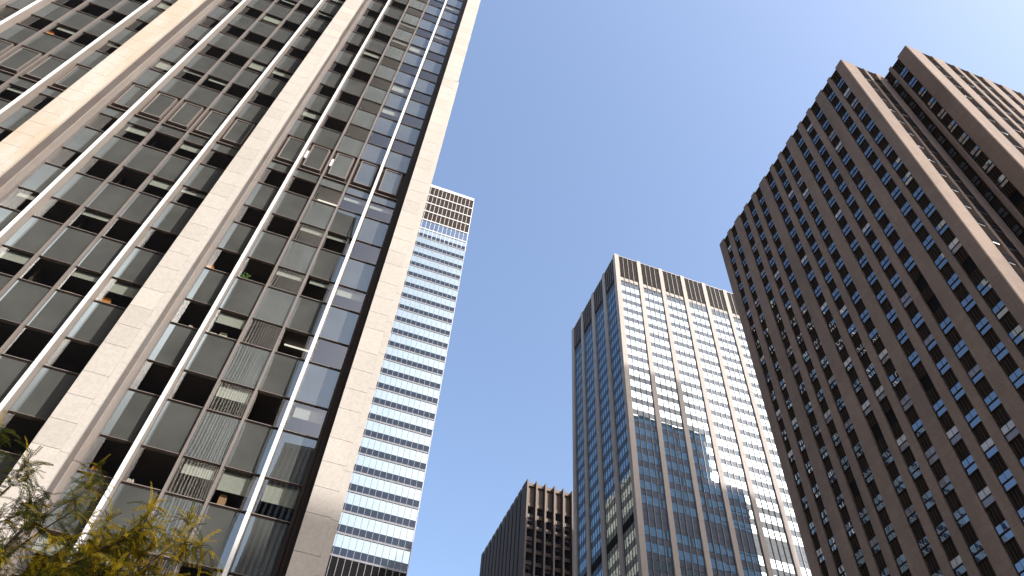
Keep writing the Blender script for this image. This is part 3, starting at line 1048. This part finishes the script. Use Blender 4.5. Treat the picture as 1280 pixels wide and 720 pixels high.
tower_e()

# ------------------------------------------------------------------ buildings across the street, seen in the glass and by their shadows
def striped_block(name, label, x0, x1, y0, y1, h, pitch, faces, stone_m, gap_m, rib=0.45, depth=0.5, bands=None):
    root = thing(name, label, 'building', ((x0 + x1) / 2, (y0 + y1) / 2, 0))
    MB().box(x0 + depth, x1 - depth, y0 + depth, y1 - depth, 0, h - 0.6, gap_m).build('core_wall', root)
    MB().box(x0, x1, y0, y1, h - 1.4, h, stone_m).build('cornice', root)
    mb = MB()
    if 'E' in faces:
        y = y0
        while y < y1:
            mb.box(x1 - depth, x1, y, y + rib * pitch, 0, h - 1.4, stone_m); y += pitch
    if 'W' in faces:
        y = y0
        while y < y1:
            mb.box(x0, x0 + depth, y, y + rib * pitch, 0, h - 1.4, stone_m); y += pitch
    if 'N' in faces:
        x = x0
        while x < x1:
            mb.box(x, x + rib * pitch, y1 - depth, y1, 0, h - 1.4, stone_m); x += pitch
    mb.build('rib', root, kind='stuff')
    if bands:
        mb = MB(); z = 6
        while z < h - 4:
            mb.box(x0 + depth * 0.4, x1 - depth * 0.4, y0 + depth * 0.4, y1 - depth * 0.4, z, z + bands, stone_m); z += 3.8
        mb.build('floor_band', root, kind='stuff')
    return root
_st = striped_block('striped_tower', 'tall pale ribbed tower reflected as stripes in the grey panels of the near tower', -70, -14, -57, -23, 315, 2.3, 'E', 'stone_off', 'dark_off', rib=0.42)
MB().box(-69.5, -14.1, -23.45, -22.95, 0, 313, 'plain_off').build('front_wall', _st)
striped_block('plain_block', 'dark plain block reflected between the stripes and the sky in the near tower', -60, -10.2, -78, -70, 168, 5.0, 'N', 'plain_off', 'dark_off', rib=0.8)
striped_block('corner_block', 'stone block whose shadow falls on the foot of the near tower', 59.5, 110, -92, -60, 96, 3.0, 'WN', 'stone_off', 'glass_off', bands=1.3)
striped_block('ribbed_block', 'dark ribbed block reflected low in the windows of the near tower', -12, 26, -165, -130, 139, 1.6, 'N', 'stone_off', 'glass_off')
rt = striped_block('setback_tower', 'tall dark tower mirrored in the lower front of the mirrored tower', 143, 186, -44, -30, 274, 12.0, 'N', 'navy_off', 'blue_off', rib=0.06)
mb = MB().box(186, 204, -44, -32, 0, 246, 'blue_off')
z = 6
while z < 240:
    mb.box(186, 204.3, -44, -31.7, z, z + 0.3, 'navy_off'); z += 3.8
mb.build('setback_wing', rt)
striped_block('cream_block', 'cream ribbed block mirrored in the left side of the mirrored tower', -30, 12, 192, 236, 192, 1.9, 'E', 'cream_off', 'dark_off', bands=1.2)

# ------------------------------------------------------------------ honey locust at the lower left
def locust():
    base = Vector((-2.9, 6.4, 0.13))
    root = thing('honey_locust_tree', 'small street tree with feathery olive and yellow leaves, at the lower left corner', 'tree', base)
    r = random.Random(5)
    tb = MB(); br = MB()
    top = Vector((-2.75, 6.3, 4.0))
    tb.tube([base, base + Vector((0.05, 0, 1.3)), base + Vector((0.02, -0.05, 2.6)), top], [0.11, 0.09, 0.07, 0.05], 'bark', 10)
    tb.build('trunk', root, smooth=True)
    fronds = []
    def branch(p, d, L, rad, lvl, yel):
        n = max(4, int(L / 0.12))
        pts = [Vector(p)]; rads = [rad]
        d = Vector(d).normalized()
        for i in range(n):
            d = (d + Vector((r.gauss(0, .055 + .05 * lvl), r.gauss(0, .055 + .05 * lvl), r.gauss(0, .055 + .05 * lvl) + 0.004))).normalized()
            pts.append(pts[-1] + d * (L / n)); rads.append(rad * (1 - 0.85 * (i + 1) / n))
            f = (i + 1) / n
            if lvl < 2 and f > 0.3 and r.random() < (0.80 if lvl == 0 else 0.5):
                sd = (d * 0.7 + Vector((r.gauss(0, .6), r.gauss(0, .5), r.gauss(0, .45) + 0.1))).normalized()
                branch(pts[-1], sd, min(L, 1.5) * r.uniform(0.25, 0.42) * (1.15 - f * 0.5), rads[-1] * 0.7, lvl + 1, yel)
            if (lvl >= 1 and f > 0.2) or f > 0.6:
                for q in range(r.choice((2, 3, 4, 5, 6))):
                    fronds.append((pts[-1].copy(), (d * 0.5 + Vector((r.gauss(0, .6), r.gauss(0, .6), r.gauss(0, .4) - 0.15))).normalized(), yel))
        br.tube(pts, rads, 'bark', 5)
    def limb(a, b, rad, yel):
        a = Vector(a); b = Vector(b) - Vector((0, 0, 0.24))
        branch(a, b - a, (b - a).length, rad, 0, yel)
    E_ = E0
    trunk_pts = [Vector((-2.75, 6.3, 4.0)), Vector((-2.85, 6.35, 3.2)), Vector((-2.85, 6.35, 2.7))]
    limb(trunk_pts[0], (-2.50, 6.0, E_ + 3.92), 0.03, 0.05)
    limb(trunk_pts[0], (-2.22, 6.0, E_ + 3.70), 0.03, 0.05)
    limb(trunk_pts[0], (-2.10, 5.9, E_ + 3.42), 0.026, 0.05)
    limb(trunk_pts[1], (-2.0, 6.1, E_ + 3.45), 0.026, 0.1)
    limb(trunk_pts[1], (-1.70, 6.1, E_ + 3.52), 0.028, 0.15)
    limb(trunk_pts[1], (-1.55, 5.9, E_ + 3.15), 0.028, 0.4)
    limb(trunk_pts[2], (-0.95, 5.9, E_ + 3.05), 0.028, 0.7)
    limb(trunk_pts[2], (-1.30, 5.9, E_ + 3.30), 0.028, 0.7)
    limb(trunk_pts[1], (-1.45, 6.0, E_ + 3.45), 0.026, 0.3)
    limb(trunk_pts[1], (-1.28, 6.0, E_ + 3.80), 0.026, 0.6)
    limb(trunk_pts[1], (-1.00, 6.05, E_ + 3.42), 0.026, 0.95)
    limb(trunk_pts[2], (-1.10, 6.2, E_ + 3.05), 0.026, 0.5)
    limb(trunk_pts[2], (-0.62, 6.0, E_ + 3.34), 0.026, 1.0)
    limb(trunk_pts[2], (-0.40, 6.1, E_ + 3.26), 0.024, 0.8)
    limb(trunk_pts[2], (-0.18, 6.1, E_ + 3.36), 0.020, 0.9)
    limb(trunk_pts[0], (-3.5, 6.6, E_ + 3.6), 0.03, 0.1)
    limb(trunk_pts[1], (-3.3, 7.2, E_ + 3.0), 0.03, 0.1)
    br.build('branch', root, smooth=True)
    lf = MB()
    for (p, d, yel) in fronds:
        L = r.uniform(0.10, 0.21)
        t = r.random()
        k = 'leaf_y' if t < yel * 0.68 else ('leaf_o' if t > 0.86 else 'leaf_g')
        side = d.cross(Vector((r.gauss(0, .3), r.gauss(0, .3), 1))).normalized()
        n = int(L / 0.0105)
        q = Vector(p)
        dd = d.copy()
        for i in range(n):
            dd = (dd + Vector((0, 0, -0.06))).normalized()
            q = q + dd * (L / n)
            s = 1.0 - 0.45 * abs(i / n - 0.4)
            for sg in (-1, 1):
                l = 0.0165 * s * r.uniform(0.7, 1.2); w = dd * 0.0055
                o = side * sg * l + dd * 0.005 + Vector((0, 0, r.uniform(-0.006, 0.002)))
                lf.quad([q, q + o * 0.5 + w, q + o, q + o * 0.5 - w], k)
    lf.build('crown', root, kind='stuff')
    print('fronds', len(fronds))
locust()
print('objects', len(bpy.data.objects), 'faces', sum(len(m.polygons) for m in bpy.data.meshes))
